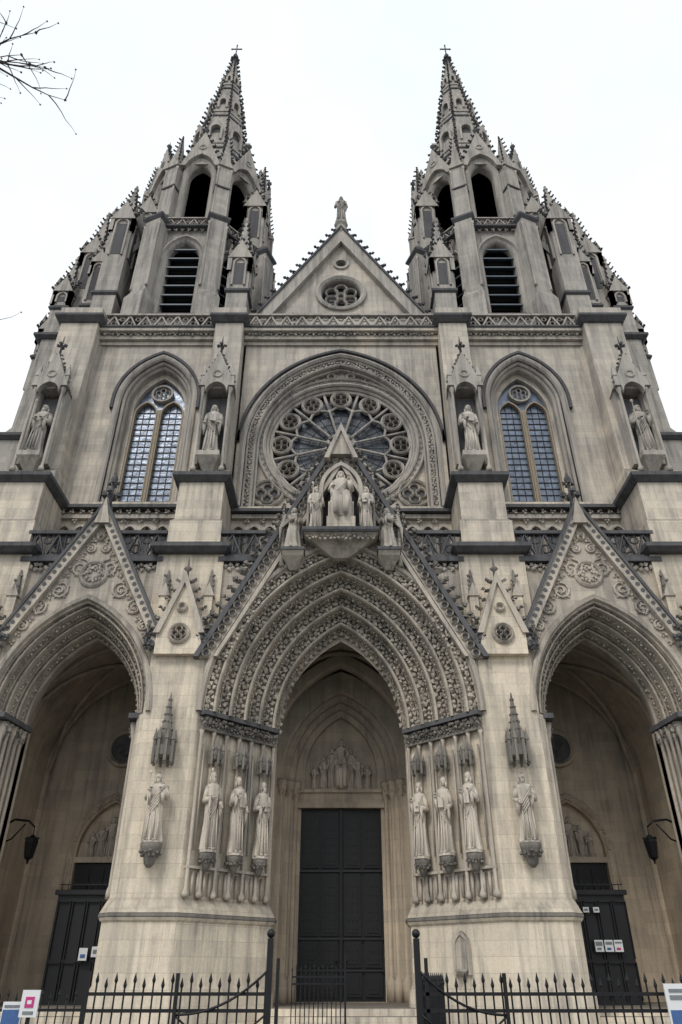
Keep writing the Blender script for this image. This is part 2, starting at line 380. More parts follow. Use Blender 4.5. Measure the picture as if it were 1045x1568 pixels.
def latb(y0,y1,dx=0):
    grey.loft([[(14.2,y0,z),(x,y0,z),(x,y1,z),(14.2,y1,z)] for x,z in((18.4,0),(18.4,9),(17.9,9.6),(17.9,17),(17.2,17.6),(17.2,23.8),(16.5,24.6),(16.4,30.8))])
    for x,z in((17.95,17),(17.3,23.8),(16.55,30.8)):
        dark.loft([[(14.2,y0-q,z+h),(x+q,y0-q,z+h),(x+q,y1+q,z+h),(14.2,y1+q,z+h)] for q,h in((.05,0),(.25,.15),(.25,.32),(-.1,.6))])
latb(.9,2.6); latb(6.4,8.2)
grey.box(13.0,14.6,0,9.6,0,31); grey.box(4.9,6.6,1.0,9.6,15,31); grey.box(5.0,14.6,8.6,9.6,0,31)
wall.box(12.55,14.7,-.05,.02,15.2,30.2)
# --- tower
tw=MB(); twc=MB(); twd=MB(); louv=MB(); core=MB()
def crk(mb,p,r,out):
    mb.blob((p[0]+out[0]*r*.6,p[1]+out[1]*r*.6,p[2]),r*.75,1,1,.7)
    mb.blob((p[0]+out[0]*r*1.35,p[1]+out[1]*r*1.35,p[2]+r*.4),r*.55)
def pinnacle(x,y,w,z0,z1,zt):
    tw.box(x-w/2,x+w/2,y-w/2,y+w/2,z0,z1)
    twd.loft([[(x-q,y-q,z),(x+q,y-q,z),(x+q,y+q,z),(x-q,y+q,z)] for q,z in((w/2,z0+2.2),(w/2+.12,z0+2.3),(w/2+.12,z0+2.42),(w/2,z0+2.6))])
    hg=w*1.25
    for r in(0,PI/2,PI,-PI/2):
        m=Matrix.Translation((x,y,0))@Matrix.Rotation(r,4,'Z')
        tw.M=twc.M=twd.M=m
        twc.prism([(-w/2-.12,z1-.15),(w/2+.12,z1-.15),(0,z1+hg)],-w/2-.16,-w/2+.1)
        sweep_arch(twc,0,z1-.6,w*.26,.15,[(.1,-w/2),(.1,-w/2-.1),(0,-w/2-.1),(0,-w/2)],max(z0+2.8,z1-3.4),5)
        twd.box(-w*.22,w*.22,-w/2-.02,-w/2+.02,max(z0+2.9,z1-3.3),z1-.5)  # dark panel fills the blind niche of each pinnacle face
        for s_ in(-1,1):
            for k in range(3):
                t=(k+.4)/3; crk(twd,(s_*(w/2+.12)*(1-t),-w/2-.1,z1-.1+hg*t),.15,(s_*.8,-.3))
            twc.ngon(s_*w/2,-w/2,.12,z1-1.2,.12,z1+.3,4); twc.ngon(s_*w/2,-w/2,.14,z1+.3,.01,z1+1.2,4)
        twd.blob((0,-w/2-.05,z1+hg+.1),.18)
    tw.M=twc.M=twd.M=None
    tw.ngon(x,y,w*.42,z1,.06,zt-.4,4)
    n=max(3,int((zt-z1)/.5))
    for k in range(1,n):
        t=k/n; q=w*.42*(1-t)
        for sx,sy in((1,1),(1,-1),(-1,1),(-1,-1)): crk(twd,(x+sx*q,y+sy*q,z1+(zt-.4-z1)*t),.15,(sx*.7,sy*.7))
    twc.lathe([(.05,zt-.5),(.17,zt-.35),(.05,zt-.2),(.1,zt-.1),(.01,zt+.1)],x,y,6)
A1=4.15; A2=3.75
Fw=A1*math.tan(PI/8)
tw.box(TX-4.5,TX+4.5,.4,9.2,30.2,31.2)
core.ngon(TX,TC,3.1,31.3,3.1,40.3,8)  # added closed core, blocks the sky behind the louvres and keeps them dark
for k in range(8):
    m=Matrix.Translation((TX,TC,0))@Matrix.Rotation(k*PI/4,4,'Z')
    for b_ in(tw,twc,twd,louv): b_.M=m
    h1=arch_pts(0,1.0,37.3,.7,8,32.4)
    tw.prism([(-Fw,31.2),(Fw,31.2),(Fw,40.2),(-Fw,40.2)],-A1,-A1+.55,[h1])
    sweep_arch(twc,0,37.3,1.0,.7,[(.32,-A1),(.32,-A1-.16),(.2,-A1-.2),(.12,-A1-.06),(0,-A1+.02),(-.05,-A1+.06),(-.1,-A1+.2),(-.1,-A1+.5)],32.4,8)
    twd.prism([(-Fw,32.0),(Fw,32.0),(Fw,32.25),(-Fw,32.25)],-A1-.25,-A1)
    for j in range(8):
        z=32.5+.8*j
        louv.add([(-.95,-A1+.12,z),(.95,-A1+.12,z),(.95,-A1+.75,z+.5),(-.95,-A1+.75,z+.5),(-.95,-A1+.12,z+.1),(.95,-A1+.12,z+.1),(.95,-A1+.75,z+.6),(-.95,-A1+.75,z+.6)],[(0,1,2,3),(4,5,6,7),(0,1,5,4),(1,2,6,5),(2,3,7,6),(3,0,4,7)])
    twd.box(-Fw,Fw,-A1-.4,-A1+.5,39.75,39.9)
    rail_pat(twc,-Fw+.3,Fw-.3,-A1-.22,39.9,40.6,.7,.08)
    for j in range(7): twc.leaf((-Fw+.4+.4*j,-A1-.2,39.6),.12)
    F2=A2*math.tan(PI/8)
    h2=arch_pts(0,.8,46.0,.75,8,40.9)
    tw.prism([(-F2,40.0),(F2,40.0),(F2,48.3),(-F2,48.3)],-A2,-A2+.6,[h2])
    sweep_arch(twc,0,46.0,.8,.75,[(.34,-A2),(.34,-A2-.14),(.22,-A2-.2),(.1,-A2-.1),(0,-A2),(-.06,-A2+.1),(-.06,-A2+.55)],40.9,8)
    gb=[(-1.35,46.7),(-1.0,46.7)]+arch_pts(0,.95,46.5,.7,6)[1:-1]+[(1.0,46.7),(1.35,46.7),(0,50.6)]
    twc.prism(gb,-A2-.42,-A2-.12)
    tw.loft([[(-1.2,-A2-.15,47.2),(1.2,-A2-.15,47.2),(0,-A2-.15,50.3)],[(-.5,-2.3,48.5),(.5,-2.3,48.5),(0,-2.3,50.2)]])
    sweep_ring(twc,0,48.7,.24,rprof(0,-A2-.43,.06,5),10,closed=True)
    for s_ in(-1,1):
        for j in range(6):
            t=(j+.5)/6; crk(twd,(s_*1.35*(1-t),-A2-.27,46.8+3.8*t),.19,(s_*.9,-.2))
    twd.lathe([(.08,50.4),(.06,50.9),(.2,51.05),(.05,51.2),(.01,51.6)],0,-A2-.27,6)
    for b_ in(tw,twc,twd,louv): b_.M=Matrix.Translation((TX,TC,0))@Matrix.Rotation(k*PI/4+PI/8,4,'Z')
    V1=A1/math.cos(PI/8); V2=A2/math.cos(PI/8)
    tw.loft([[(-q,-y,z),(q,-y,z),(q,-V1+.9,z),(-q,-V1+.9,z)] for q,y,z in((.62,V1+.95,31.2),(.62,V1+.95,33.0),(.52,V1+.7,33.6),(.52,V1+.7,39.9))])
    for s_ in(-1,1): twc.lathe([(.1,33.8),(.07,34.0),(.07,39.3),(.12,39.5)],s_*.52,-V1-.68,6)
    twd.loft([[(-q,-y,z),(q,-y,z),(q,-V1+.9,z),(-q,-V1+.9,z)] for q,y,z in((.55,V1+.72,39.9),(.68,V1+.85,40.1),(.68,V1+.85,40.25),(.5,V1+.5,40.7))])
    tw.loft([[(-q,-y,z),(q,-y,z),(q,-V2+.8,z),(-q,-V2+.8,z)] for q,y,z in((.42,V2+.55,40.3),(.42,V2+.5,46.4))])
    for s_ in(-1,1): twc.lathe([(.1,40.9),(.07,41.1),(.07,45.9),(.12,46.1)],s_*.42,-V2-.5,6)
    twd.box(-.5,.5,-V2-.6,-V2,44.0,44.12)
    yy=-V2-.12
    twc.prism([(-.5,46.3),(.5,46.3),(0,47.5)],yy-.5,yy+.4)
    tw.ngon(0,yy,.36,46.4,.03,50.6,4)
    for j in range(1,8):
        q=.36*(1-j/8)
        for sx,sy in((1,-1),(-1,-1)): crk(twd,(sx*q,yy+sy*q,46.6+.5*j),.13,(sx*.7,sy*.7))
    for b_ in(tw,twc,twd,louv): b_.M=None
twd.ngon(TX,TC,3.0,48.3,2.6,48.6,8); tw.ngon(TX,TC,3.75,31.0,3.7,31.25,8)
SZ0,SZ1,SA=48.3,69.2,2.62
def sa_(z): return SA*(SZ1+.9-z)/(SZ1+.9-SZ0)
tw.ngon(TX,TC,SA,SZ0,sa_(SZ1),SZ1,8)
for z in(52.0,57.5,62.8):
    twd.ngon(TX,TC,sa_(z)+.07,z,sa_(z)+.07,z+.18,8); twc.ngon(TX,TC,sa_(z+.8)+.07,z+.8,sa_(z+.8)+.07,z+1.0,8)
for k in range(8):
    a=PI/8+k*PI/4; ca,sa=math.cos(a),math.sin(a)
    z=49.2
    while z<68.5:
        r=sa_(z)/math.cos(PI/8); crk(twd,(TX+r*ca,TC+r*sa,z),.22 if z<62 else .17,(ca,sa)); z+=.74
    r0=sa_(48.4)/math.cos(PI/8); r1=sa_(68.7)/math.cos(PI/8)
    twc.tube([(TX+r0*ca,TC+r0*sa,48.4),(TX+r1*ca,TC+r1*sa,68.7)],[.11,.05],5)
    m=Matrix.Translation((TX,TC,0))@Matrix.Rotation(k*PI/4,4,'Z'); tw.M=twc.M=twd.M=m
    for z,hh,ww in((53.4,2.0,.36),(59.0,1.3,.24),(64.2,.9,.12)):
        y=-sa_(z)
        twc.prism([(-ww-.16,z),(-ww,z)]+arch_pts(0,ww,z+hh*.7,.1,4)+[(ww,z),(ww+.16,z),(ww+.16,z+hh*.8),(0,z+hh*1.5),(-ww-.16,z+hh*.8)],y-.14,y+.35)
        twd.prism(arch_pts(0,ww,z+hh*.7,.1,4,z),y-.02+hh*.08,y+.3)  # dark fill paints the lucarne as a shaded hole
    tw.M=twc.M=twd.M=None
twd.lathe([(.12,69.0),(.3,69.4),(.12,69.7),(.22,70.1),(.08,70.5)],TX,TC,8)
for k in range(8): twd.blob((TX+.3*math.cos(k*PI/4),TC+.3*math.sin(k*PI/4),69.4),.16)
cross=MB(); cross.box(TX-.045,TX+.045,TC-.045,TC+.045,70.4,72.0); cross.box(TX-.42,TX+.42,TC-.04,TC+.04,71.3,71.4)
for p in((TX-.42,71.35),(TX+.42,71.35),(TX,72.0)): cross.blob((p[0],TC,p[1]),.1)
cross.mirror(); ob(cross,'spire_crosses',IRON)
pinnacle(5.75,.3,1.15,31,36.2,40.6); pinnacle(5.75,3.1,1.3,31,45.0,50.2)
pinnacle(13.1,.5,1.25,31,40.0,44.2); pinnacle(13.0,3.3,1.3,31,44.6,50.2)
pinnacle(15.2,2.0,1.2,31,38.8,43.6); pinnacle(16.0,1.4,.9,31,34.8,38.4)
pinnacle(5.75,8.6,1.3,31,44,50); pinnacle(13.0,8.8,1.3,31,44,50); pinnacle(15.3,7.3,1.2,31,38.5,43.5)
pinnacle(16.7,2.2,.8,28,32.6,35.6); pinnacle(14.3,1.2,.8,31,37.2,41.0)
for (x0,y0,z0),(x1,y1,z1) in (((13.0,3.3,41),(12.2,3.8,45)),((5.75,3.1,41),(6.5,3.6,45)),((15.2,2.0,37),(13.1,2.8,41)),((13.1,.6,37.5),(11.6,1.4,41)),((5.75,.4,35.5),(7.2,1.3,40))):
    tw.loft([[(x0-.2,y0-.2,z0-.9),(x0+.2,y0+.2,z0-.9),(x0+.2,y0+.2,z0),(x0-.2,y0-.2,z0)],[(x1-.2,y1-.2,z1-.4),(x1+.2,y1+.2,z1-.4),(x1+.2,y1+.2,z1),(x1-.2,y1-.2,z1)]])
# --- nave gable
gab=MB(); gabc=MB()
circ=lambda x,z,r,n=20:[(x+r*math.cos(2*PI*i/n),z+r*math.sin(2*PI*i/n)) for i in range(n)]
tri=[(-4.9,30.6),(4.9,30.6),(0,38.6)]
GZ=33.8
gab.prism(tri,.3,.9,[circ(0,GZ,1.15,28),circ(0,36.3,.3),circ(-2.6,31.75,.28),circ(2.6,31.75,.28)])
sweep_ring(gabc,0,GZ,1.15,[(.28,.3),(.28,.15),(.15,.1),(0,.2),(-.05,.3),(-.05,.8)],28)
for k in range(6):
    a=k*PI/3+PI/6; ring(.6*math.cos(a),GZ+.6*math.sin(a),.34,.055,.55,14,gabc)
ring(0,GZ,.22,.06,.55,12,gabc)
for x,z in((0,36.3),(-2.6,31.75),(2.6,31.75)): sweep_ring(gabc,x,z,.3,[(.16,.3),(.16,.2),(0,.2),(0,.5)],16); gabd.prism(circ(x,z,.34,14),.7,.72)  # dark discs paint the shaded depth of the gable holes
ctrg.prism(circ(0,GZ,1.2,24),.8,.82)
for s_ in(-1,1):
    gabc.prism([(s_*5.25,30.5),(s_*4.55,30.5),(0,38.0),(0,39.2)],-.05,.95)
    gabd.prism([(s_*5.4,30.5),(s_*5.25,30.51),(0,39.21),(0,39.4)],-.15,1.0)
    for k in range(16):
        t=(k+.4)/16; crk(gabd,(s_*5.35*(1-t),.1,30.8+8.7*t),.22,(s_*1.1,0)); gabd.tube([(s_*5.3*(1-t),.1,30.7+8.7*t),(s_*(5.3*(1-t)+.4),.1,30.95+8.7*t)],[.07,.03],5)
gabc.lathe([(.35,38.8),(.45,39.3),(.3,39.5),(.3,39.8),(.42,39.9),(.42,40.0)],0,.3,8)
gabc.box(-.3,.3,.1,.7,40,40.15)
roof=MB(); roof.loft([[(-5,.9,30.3),(5,.9,30.3),(0,.9,38.4)],[(-5,60,30.3),(5,60,30.3),(0,60,38.4)]])
roof.loft([[(-9,9.6,22),(9,9.6,22),(9,60,22),(-9,60,22)],[(-5.5,9.6,25),(5.5,9.6,25),(5.5,60,25),(-5.5,60,25)]])
ob(roof,'nave_roof',SLATE)
grey.box(0,9,9.6,60,0,22); grey.box(0,5,9.6,60,22.0,30.3)
# ------------------------------------------------------------------ lower part
FL=.72
inpier=[(2.36,-.5),(4.84,-3.02),(6.66,-3.02),(6.95,-2.7),(7.22,-1.2),(7.22,-.4),(6.2,.1),(6.2,4.1),(3.4,4.1),(3.4,.1),(2.36,-.1)]
outpier=[(11.45,-.4),(11.45,-1.2),(11.7,-2.7),(12.1,-3.02),(15.0,-3.02),(15.0,0),(12.4,0),(12.4,-.2)]
def offs(poly,d):
    out=[];n=len(poly)
    for i in range(n):
        a=Vector(poly[i-1]);b=Vector(poly[i]);c=Vector(poly[(i+1)%n])
        e1=(b-a).normalized();e2=(c-b).normalized()
        n1=Vector((e1.y,-e1.x));n2=Vector((e2.y,-e2.x)); m=(n1+n2)
        m=m/max(.5,m.length_squared)*2
        out.append((b.x+m.x*d,b.y+m.y*d))
    return out
def sgn(P): return 1 if sum(P[i-1][0]*P[i][1]-P[i][0]*P[i-1][1] for i in range(len(P)))>0 else -1
for P in(inpier,outpier):
    s_=sgn(P)
    O=lambda d:offs(P,d*s_)
    L=lambda ds,mb=wall:mb.loft([[(x,y,z) for x,y in O(d)] for d,z in ds])
    L([(.24,0),(.24,1.05),(.12,1.3),(.12,2.85)])
    L([(.12,2.851),(.18,2.9),(.22,2.97)]); L([(.22,2.971),(.24,3.0),(.24,3.07),(.22,3.09)],mid); L([(.22,3.091),(.05,3.42),(0,3.5),(0,9.0)])
sp0=Vector((4.72,-2.98)); sp1=Vector((2.44,-.62)); dn=Vector((-1,-1)).normalized()
def sp(t,o): 
    p=sp0.lerp(sp1,t)+dn*o; return p.x,p.y
def spbox(mb,t0,t1,o,z0,z1,o0=-.1):
    a=sp(t0,o);b=sp(t1,o);c=sp(t1,o0);d=sp(t0,o0)
    mb.prism_z([a,b,c,d],z0,z1)
spbox(mid,0,1,.16,8.45,8.55); spbox(dark,-.01,1.01,.26,8.93,9.08); spbox(carve,0,1,.12,4.28,4.36)
for i in range(24):
    p=sp((i+.5)/24,.14); mid.leaf((p[0],p[1],8.76),.15,1); p=sp((i+.5)/24,.16); mid.leaf((p[0],p[1],8.62),.1,1)
for k in range(7):
    t=(k+.0)/6; t=min(.985,max(.015,t)); p=sp(t,.06)
    carve.lathe([(.1,3.5),(.12,3.6),(.06,3.75),(.06,8.3),(.1,8.45)],p[0],p[1],6)
NT=(.18,.5,.82)
for t in NT:
    for dt in(-.1,-.035,.035,.1):
        q=sp(t+dt,.05); carve.lathe([(.05,3.55),(.05,4.2)],q[0],q[1],6)
    q=sp(t,.26); mid.lathe([(.05,4.2),(.12,4.35),(.16,4.45),(.25,4.6),(.26,4.72),(.22,4.78)],q[0],q[1],8)
    for k in range(8): mid.leaf((q[0]+.2*math.cos(k*PI/4),q[1]+.2*math.sin(k*PI/4),4.52),.1,1)
    mid.ngon(q[0],q[1],.17,7.5,.22,7.7,6); mid.ngon(q[0],q[1],.22,7.7,.12,7.9,6); mid.ngon(q[0],q[1],.11,7.9,.02,8.3,6)
    for k in range(6):
        a=k*PI/3
        X=q[0]+.22*math.cos(a); Y=q[1]+.22*math.sin(a)
        mid.ngon(X,Y,.035,7.4,.035,7.8,4); mid.ngon(X,Y,.05,7.8,.004,8.05,4); mid.blob((X,Y,7.38),.06)
        X=q[0]+.2*math.cos(a+.52); Y=q[1]+.2*math.sin(a+.52); mid.leaf((X,Y,7.66),.07,1)
    for dt in(-.12,.12): r_=sp(t+dt,.08); carve.lathe([(.035,4.8),(.035,8.0)],r_[0],r_[1],5)
def pier_niche(x,y):
    mid.lathe([(.06,4.25),(.16,4.35),(.2,4.55),(.32,4.75),(.34,4.92),(.28,4.96)],x,y-.3,8)
    for k in range(8): mid.leaf((x+.25*math.cos(k*PI/4),y-.3+.25*math.sin(k*PI/4),4.65),.12,1)
    mid.ngon(x,y-.28,.28,7.5,.3,7.8,8); mid.ngon(x,y-.28,.24,7.8,.17,8.3,8); mid.ngon(x,y-.28,.17,8.3,.015,9.6,8)
    for k in range(8):
        a=k*PI/4+PI/8; X=x+.32*math.cos(a); Y=y-.28+.32*math.sin(a)
        mid.ngon(X,Y,.045,7.3,.045,8.0,4); mid.ngon(X,Y,.065,8.0,.005,8.4,4); mid.blob((X,Y,7.26),.07)
        for j in range(5): mid.blob((x+.18*(1-j/5)*math.cos(a),y-.28+.18*(1-j/5)*math.sin(a),8.35+.25*j),.055)
pier_niche(5.75,-3.02)
for cx,hw in((5.75,.94),(13.4,1.3)):
    wall.box(cx-hw,cx+hw,-3.018,-.4,9.0,12.4)
    wall.prism([(cx-hw*.86,11.0),(cx+hw*.86,11.0),(cx+hw*.86,12.0),(cx,13.9),(cx-hw*.86,12.0)],-3.3,-3.0)
    carve.prism([(cx-hw*.95-.02,11.75),(cx-hw*.95+.2,11.75),(cx,13.75),(cx,14.2)],-3.42,-2.9)
    carve.prism([(cx+hw*.95+.02,11.75),(cx+hw*.95-.2,11.75),(cx,13.75),(cx,14.2)],-3.42,-2.9)
    ring(cx,11.75,.34,.06,-3.3,16,carve); dark.prism(circ(cx,11.75,.3,14),-3.32,-3.305)  # dark disc fills the medallion ring
    for j in range(4): ring(cx+.14*math.cos(j*PI/2),11.75+.14*math.sin(j*PI/2),.12,.03,-3.32,8,carve)
    ring(cx,12.75,.15,.05,-3.3,10,carve)
    wall.loft([[(cx-hw,-3.0,12.4),(cx+hw,-3.0,12.4),(cx+hw,-1,12.4),(cx-hw,-1,12.4)],[(cx-hw,-2.6,13.2),(cx+hw,-2.6,13.2),(cx+hw,-1,13.2),(cx-hw,-1,13.2)]])
    for s_ in(-1,1):
        for k in range(6):
            t=(k+.3)/6; crk(mid,(cx+s_*hw*(1-t),-3.2,11.9+2.2*t),.17,(s_,-.2))
        for k in range(24): dark.leaf((cx+s_*(hw-.02)+R.uniform(-.22,.22),-3.15+R.uniform(-.15,.15),11.3+R.uniform(0,.7)),.15,1)
        x=cx+s_*(hw-.12)
        wall.box(x-.16,x+.16,-2.95,-2.5,12.4,13.5); carve.prism([(x-.22,13.4),(x+.22,13.4),(x,13.95)],-3.0,-2.5); mid.ngon(x,-2.75,.16,13.5,.02,14.6,4)
        for k in range(4): mid.blob((x+.1*R.choice((-1,1)),-2.85,13.7+.2*k),.08)
    mid.lathe([(.06,14.0),(.06,14.3),(.17,14.4),(.05,14.5),(.01,14.9)],cx,-3.2,6)
pw=MB(); pwc=MB(); pwd=MB(); pwm=MB()
C0,C1=2.2,1.8
def outer(cx,half,c,zs=9.0,n=22): return arch_pts(cx,half,zs,c,n)
pw.prism([(-4.9,9.0)]+outer(0,4.72,C0)+[(4.9,9.0),(4.9,14.8),(2.9,14.8),(0,19.0),(-2.9,14.8),(-4.9,14.8)],-2.55,-2.2)
pw.prism([(-4.92,9.0)]+outer(0,4.70,C0)+[(4.92,9.0),(4.92,10.9),(2.4,15.95),(-2.4,15.95),(-4.92,10.9)],-3.0,-2.56)
def archivolt(mb,lv,cx,zs,half,c,y0,w,d,n,seg=18,leg=None,deep=.22):
    du=w/n; dy=d/n; pr=[]
    for i in range(n):
        u=i*du; y=y0-i*dy; ye=y-dy
        r=min(.065,du*.2)
        pr+=[(u,y),(u,ye+2*r+.02)]
        for k in range(6):
            a=PI-.6+k*(PI/2+1.1)/5
            pr.append((u+r+r*math.cos(a),ye+r+r*math.sin(a)))
        pr+=[(u+2*r+.01,ye+deep),(u+du-.05,ye+deep+.02),(u+du-.045,ye+.02),(u+du-.02,ye-.02),(u+du,ye+.02)]
        arch_leaves(lv,cx,zs,half+u+(2*r+.01+du-.05)/2,c,ye+.07,.27,(du-2*r-.04)*.60,leg,.8)
        arch_leaves(lv,cx,zs,half+u-.01,c,y-dy*.42,.24,min(.1,dy*.26),leg,1.0)
    sweep_arch(mb,cx,zs,half,c,pr,leg,seg)
arcv=MB(); arcl=MB()
archivolt(arcv,arcl,0,9.06,2.39,C0,-.55,2.31,2.45,5,24)
sweep_arch(pwc,0,9.06,2.39,C0,[(0,-.56),(-.1,-.62),(-.14,-.5),(-.1,-.3),(0,.2)],None,24)
for x,z in resample(arch_pts(0,2.24,9.06,C0,24),.26): arcl.blob((x,-.54,z),.12)
sweep_arch(pwc,0,9.06,4.70,C0,[(0,-3.0),(.03,-3.12),(.12,-3.16),(.2,-3.1),(.22,-3.0)],None,24)
for s_ in(-1,1):
    pwd.prism([(s_*5.18,10.9),(s_*4.98,10.9),(0,20.55),(0,20.95)],-3.32,-2.5)
    pwc.prism([(s_*4.98,10.9),(s_*4.56,10.9),(0,19.7),(0,20.55)],-3.16,-2.5)
    pwc.prism([(s_*4.48,10.95),(s_*4.34,10.95),(0,19.2),(0,19.55)],-3.22,-2.7)
    for k in range(30):
        t=(k+.4)/30; ring(s_*(4.81)*(1-t),10.95+9.2*t,.14,.035,-3.14,8,pwc)
        pwd.prism(circ(s_*(4.81)*(1-t),10.95+9.2*t,.11,8),-3.18,-3.165)  # dark disc fills each ring so it looks pierced
    for k in range(28):
        t=(k+.4)/28; crk(pwm,(s_*5.22*(1-t),-2.95,11.0+9.9*t),.25,(s_*.95,-.2))
    for k in range(12):
        t=(k+.5)/26; pwc.leaf((s_*4.15*(1-t),-3.05,10.9+8.6*t),.13)
pw.prism([(-.5,19.6),(.5,19.6),(0,20.9)],-3.5,-2.6)
for s_ in(-1,1): pwc.prism([(s_*.7,19.35),(s_*.5,19.35),(0,20.8),(0,21.2)],-3.6,-2.55)
up_poly=[(-2.55,15.96),(2.55,15.96),(.35,20.0),(-.35,20.0)]
pwc.prism(up_poly,-2.95,-2.62,[arch_pts(0,.72,18.0,.6,8,16.3)]+[circ(s_*1.42,16.75,.42,12) for s_ in(-1,1)])
pwd.prism([(-2.4,16.0),(2.4,16.0),(.3,19.8),(-.3,19.8)],-2.6,-2.56)  # dark sheet paints the shade behind the niche and roundels
sweep_arch(pwc,0,18.0,.72,.6,[(.16,-2.95),(.16,-3.3),(0,-3.3),(0,-2.95)],16.3,8)
for s_ in(-1,1):
    for (x,z,h) in((1.3,16.6,1.5),(2.25,15.3,1.0)):
        pwc.lathe([(.11,z-.8),(.07,z-.2),(.06,z+h),(.12,z+h+.1),(.12,z+h+.2),(.08,z+h+.25),(.01,z+h+1.1)],s_*x,-3.2,6)
        for k in range(5): pwm.blob((s_*x,-3.2,z+h+.35+.16*k),.09)
    ring(s_*1.42,16.75,.42,.06,-2.95,14,pwc); ring(s_*.58,19.0,.2,.05,-2.95,10,pwc)
# stepped pedestal of the sculpture group
pw.loft([[(-q,-y,z),(q,-y,z),(q,-2.9,z),(-q,-2.9,z)] for q,y,z in((.3,3.15,14.9),(1.05,3.5,15.4),(1.4,3.9,15.6))])
pwd.loft([[(-q,-y,z),(q,-y,z),(q,-2.9,z),(-q,-2.9,z)] for q,y,z in((1.42,3.95,15.6),(1.47,4.0,15.68),(1.47,4.0,15.8),(1.3,3.9,15.85))])
pw.box(-.55,.55,-3.85,-2.95,15.85,16.35)
for s_ in(-1,1):
    x,z=1.82,15.1
    pw.loft([[(s_*x-q,-y,zz),(s_*x+q,-y,zz),(s_*x+q,-2.9,zz),(s_*x-q,-2.9,zz)] for q,y,zz in((.12,3.1,z-.7),(.38,3.55,z-.3),(.42,3.65,z-.12))])
    pwd.box(s_*x-.45,s_*x+.45,-3.7,-2.9,z-.12,z)
for k in range(13): pwc.leaf((-1.2+.2*k,-3.78,15.48),.13)
def scroll(mb,cx,cz,r,y,d=1,a0=0,turn=1.6,th=.05):
    P=[]
    for k in range(18):
        t=k/17; rr=r*(1-.85*t); a=a0+d*turn*2*PI*t
        P.append((cx+rr*math.cos(a),y,cz+rr*math.sin(a)))
    mb.tube(P,th,5)
    mb.leaf((P[-1][0],y,P[-1][2]),r*.3)
    for k in(2,4,6,9): mb.leaf((P[k][0],y,P[k][2]),r*.25)
for s_ in(-1,1):
    for x,z,r in((3.95,11.9,.2),(3.55,12.75,.25),(3.1,13.6,.3),(2.6,14.5,.33),(2.05,15.2,.3),(1.45,15.65,.22)):
        scroll(pwc,s_*x,z,r,-3.03,s_,R.uniform(0,6),1.5,.05)
SXc=9.35
side=MB(); sidec=MB()
side.prism([(6.6,9.0)]+outer(SXc,2.72,C1)+[(12.2,9.0),(12.6,9.0),(12.6,14.8),(6.6,14.8)],-2.5,-2.2)
side.prism([(SXc-2.8,9.0)]+outer(SXc,2.70,C1)+[(SXc+2.8,9.0),(SXc+2.85,11.6),(SXc,17.0),(SXc-2.85,11.6)],-2.95,-2.52)
arcs=MB()
archivolt(arcs,arcl,SXc,9.06,2.1,C1,-1.25,.6,1.6,3,18,None,.12)
for s_ in(-1,1):
    dark.prism([(SXc+s_*3.2,11.3),(SXc+s_*3.08,11.3),(SXc,17.3),(SXc,17.55)],-3.28,-2.4)
    sidec.prism([(SXc+s_*3.08,11.3),(SXc+s_*2.75,11.3),(SXc,16.55),(SXc,17.3)],-3.2,-2.45)
    for k in range(22):
        t=(k+.5)/22; dark.prism(circ(SXc+s_*2.93*(1-t),11.35+5.6*t,.085,6),-3.22,-3.205)  # dark discs make the rake band look pierced
    for k in range(16):
        t=(k+.5)/16; sidec.leaf((SXc+s_*(2.5)*(1-t),-3.0,11.4+4.8*t),.12)
    for x,z,r in((.55,14.55,.42),(1.15,13.6,.36),(1.75,12.9,.3),(2.2,12.2,.22),(.3,15.4,.2)):
        scroll(sidec,SXc+s_*x,z,r,-2.98,s_,1.5,1.6,.055)
ring(SXc,14.3,.5,.07,-2.92,16,sidec)
for k in range(8): sidec.leaf((SXc+.25*math.cos(k*PI/4),-3.0,14.3+.25*math.sin(k*PI/4)),.13)
ring(SXc,15.9,.12,.05,-2.95,10,sidec)
side.prism([(SXc-.3,16.4),(SXc+.3,16.4),(SXc,17.6)],-3.3,-2.5)
dark.lathe([(.12,17.3),(.08,17.8),(.2,17.95),(.07,18.1),(.07,18.6),(.16,18.75),(.02,19.1)],SXc,-2.85,6)
for k in range(4): 
    dark.blob((SXc+.3*math.cos(k*PI/2),-2.85+.3*math.sin(k*PI/2),18.0),.17); dark.blob((SXc+.18*math.cos(k*PI/2),-2.85+.18*math.sin(k*PI/2),18.55),.12)
sweep_arch(sidec,SXc,9.06,2.72,C1,[(0,-2.95),(.03,-3.1),(.13,-3.14),(.2,-3.06),(.22,-2.95)],None,18)
sweep_arch(sidec,SXc,9.06,2.1,C1,[(0,-1.25),(-.08,-1.3),(-.12,-1.2),(-.1,-1.0),(0,-.6)],None,18)
for x0,y0,x1,y1 in((7.2,-1.25,6.98,-2.6),(11.42,-1.25,11.64,-2.75)):
    sx=1 if x0<9 else -1
    for k in range(5):
        t=k/5; x=x0+(x1-x0)*t+sx*.05; y=y0+(y1-y0)*t
        sidec.lathe([(.12,3.5),(.12,3.7),(.07,3.85),(.07,8.3),(.11,8.45),(.18,8.85)],x,y,7)
        for j in range(3): mid.leaf((x+sx*.08,y+R.uniform(-.1,.1),8.5+.13*j),.11,1)
    dark.prism_z([(x0+sx*.25,y0+.3),(x0-sx*.1,y0+.3),(x1-sx*.1,y1-.2),(x1+sx*.25,y1-.2)],8.9,9.07)
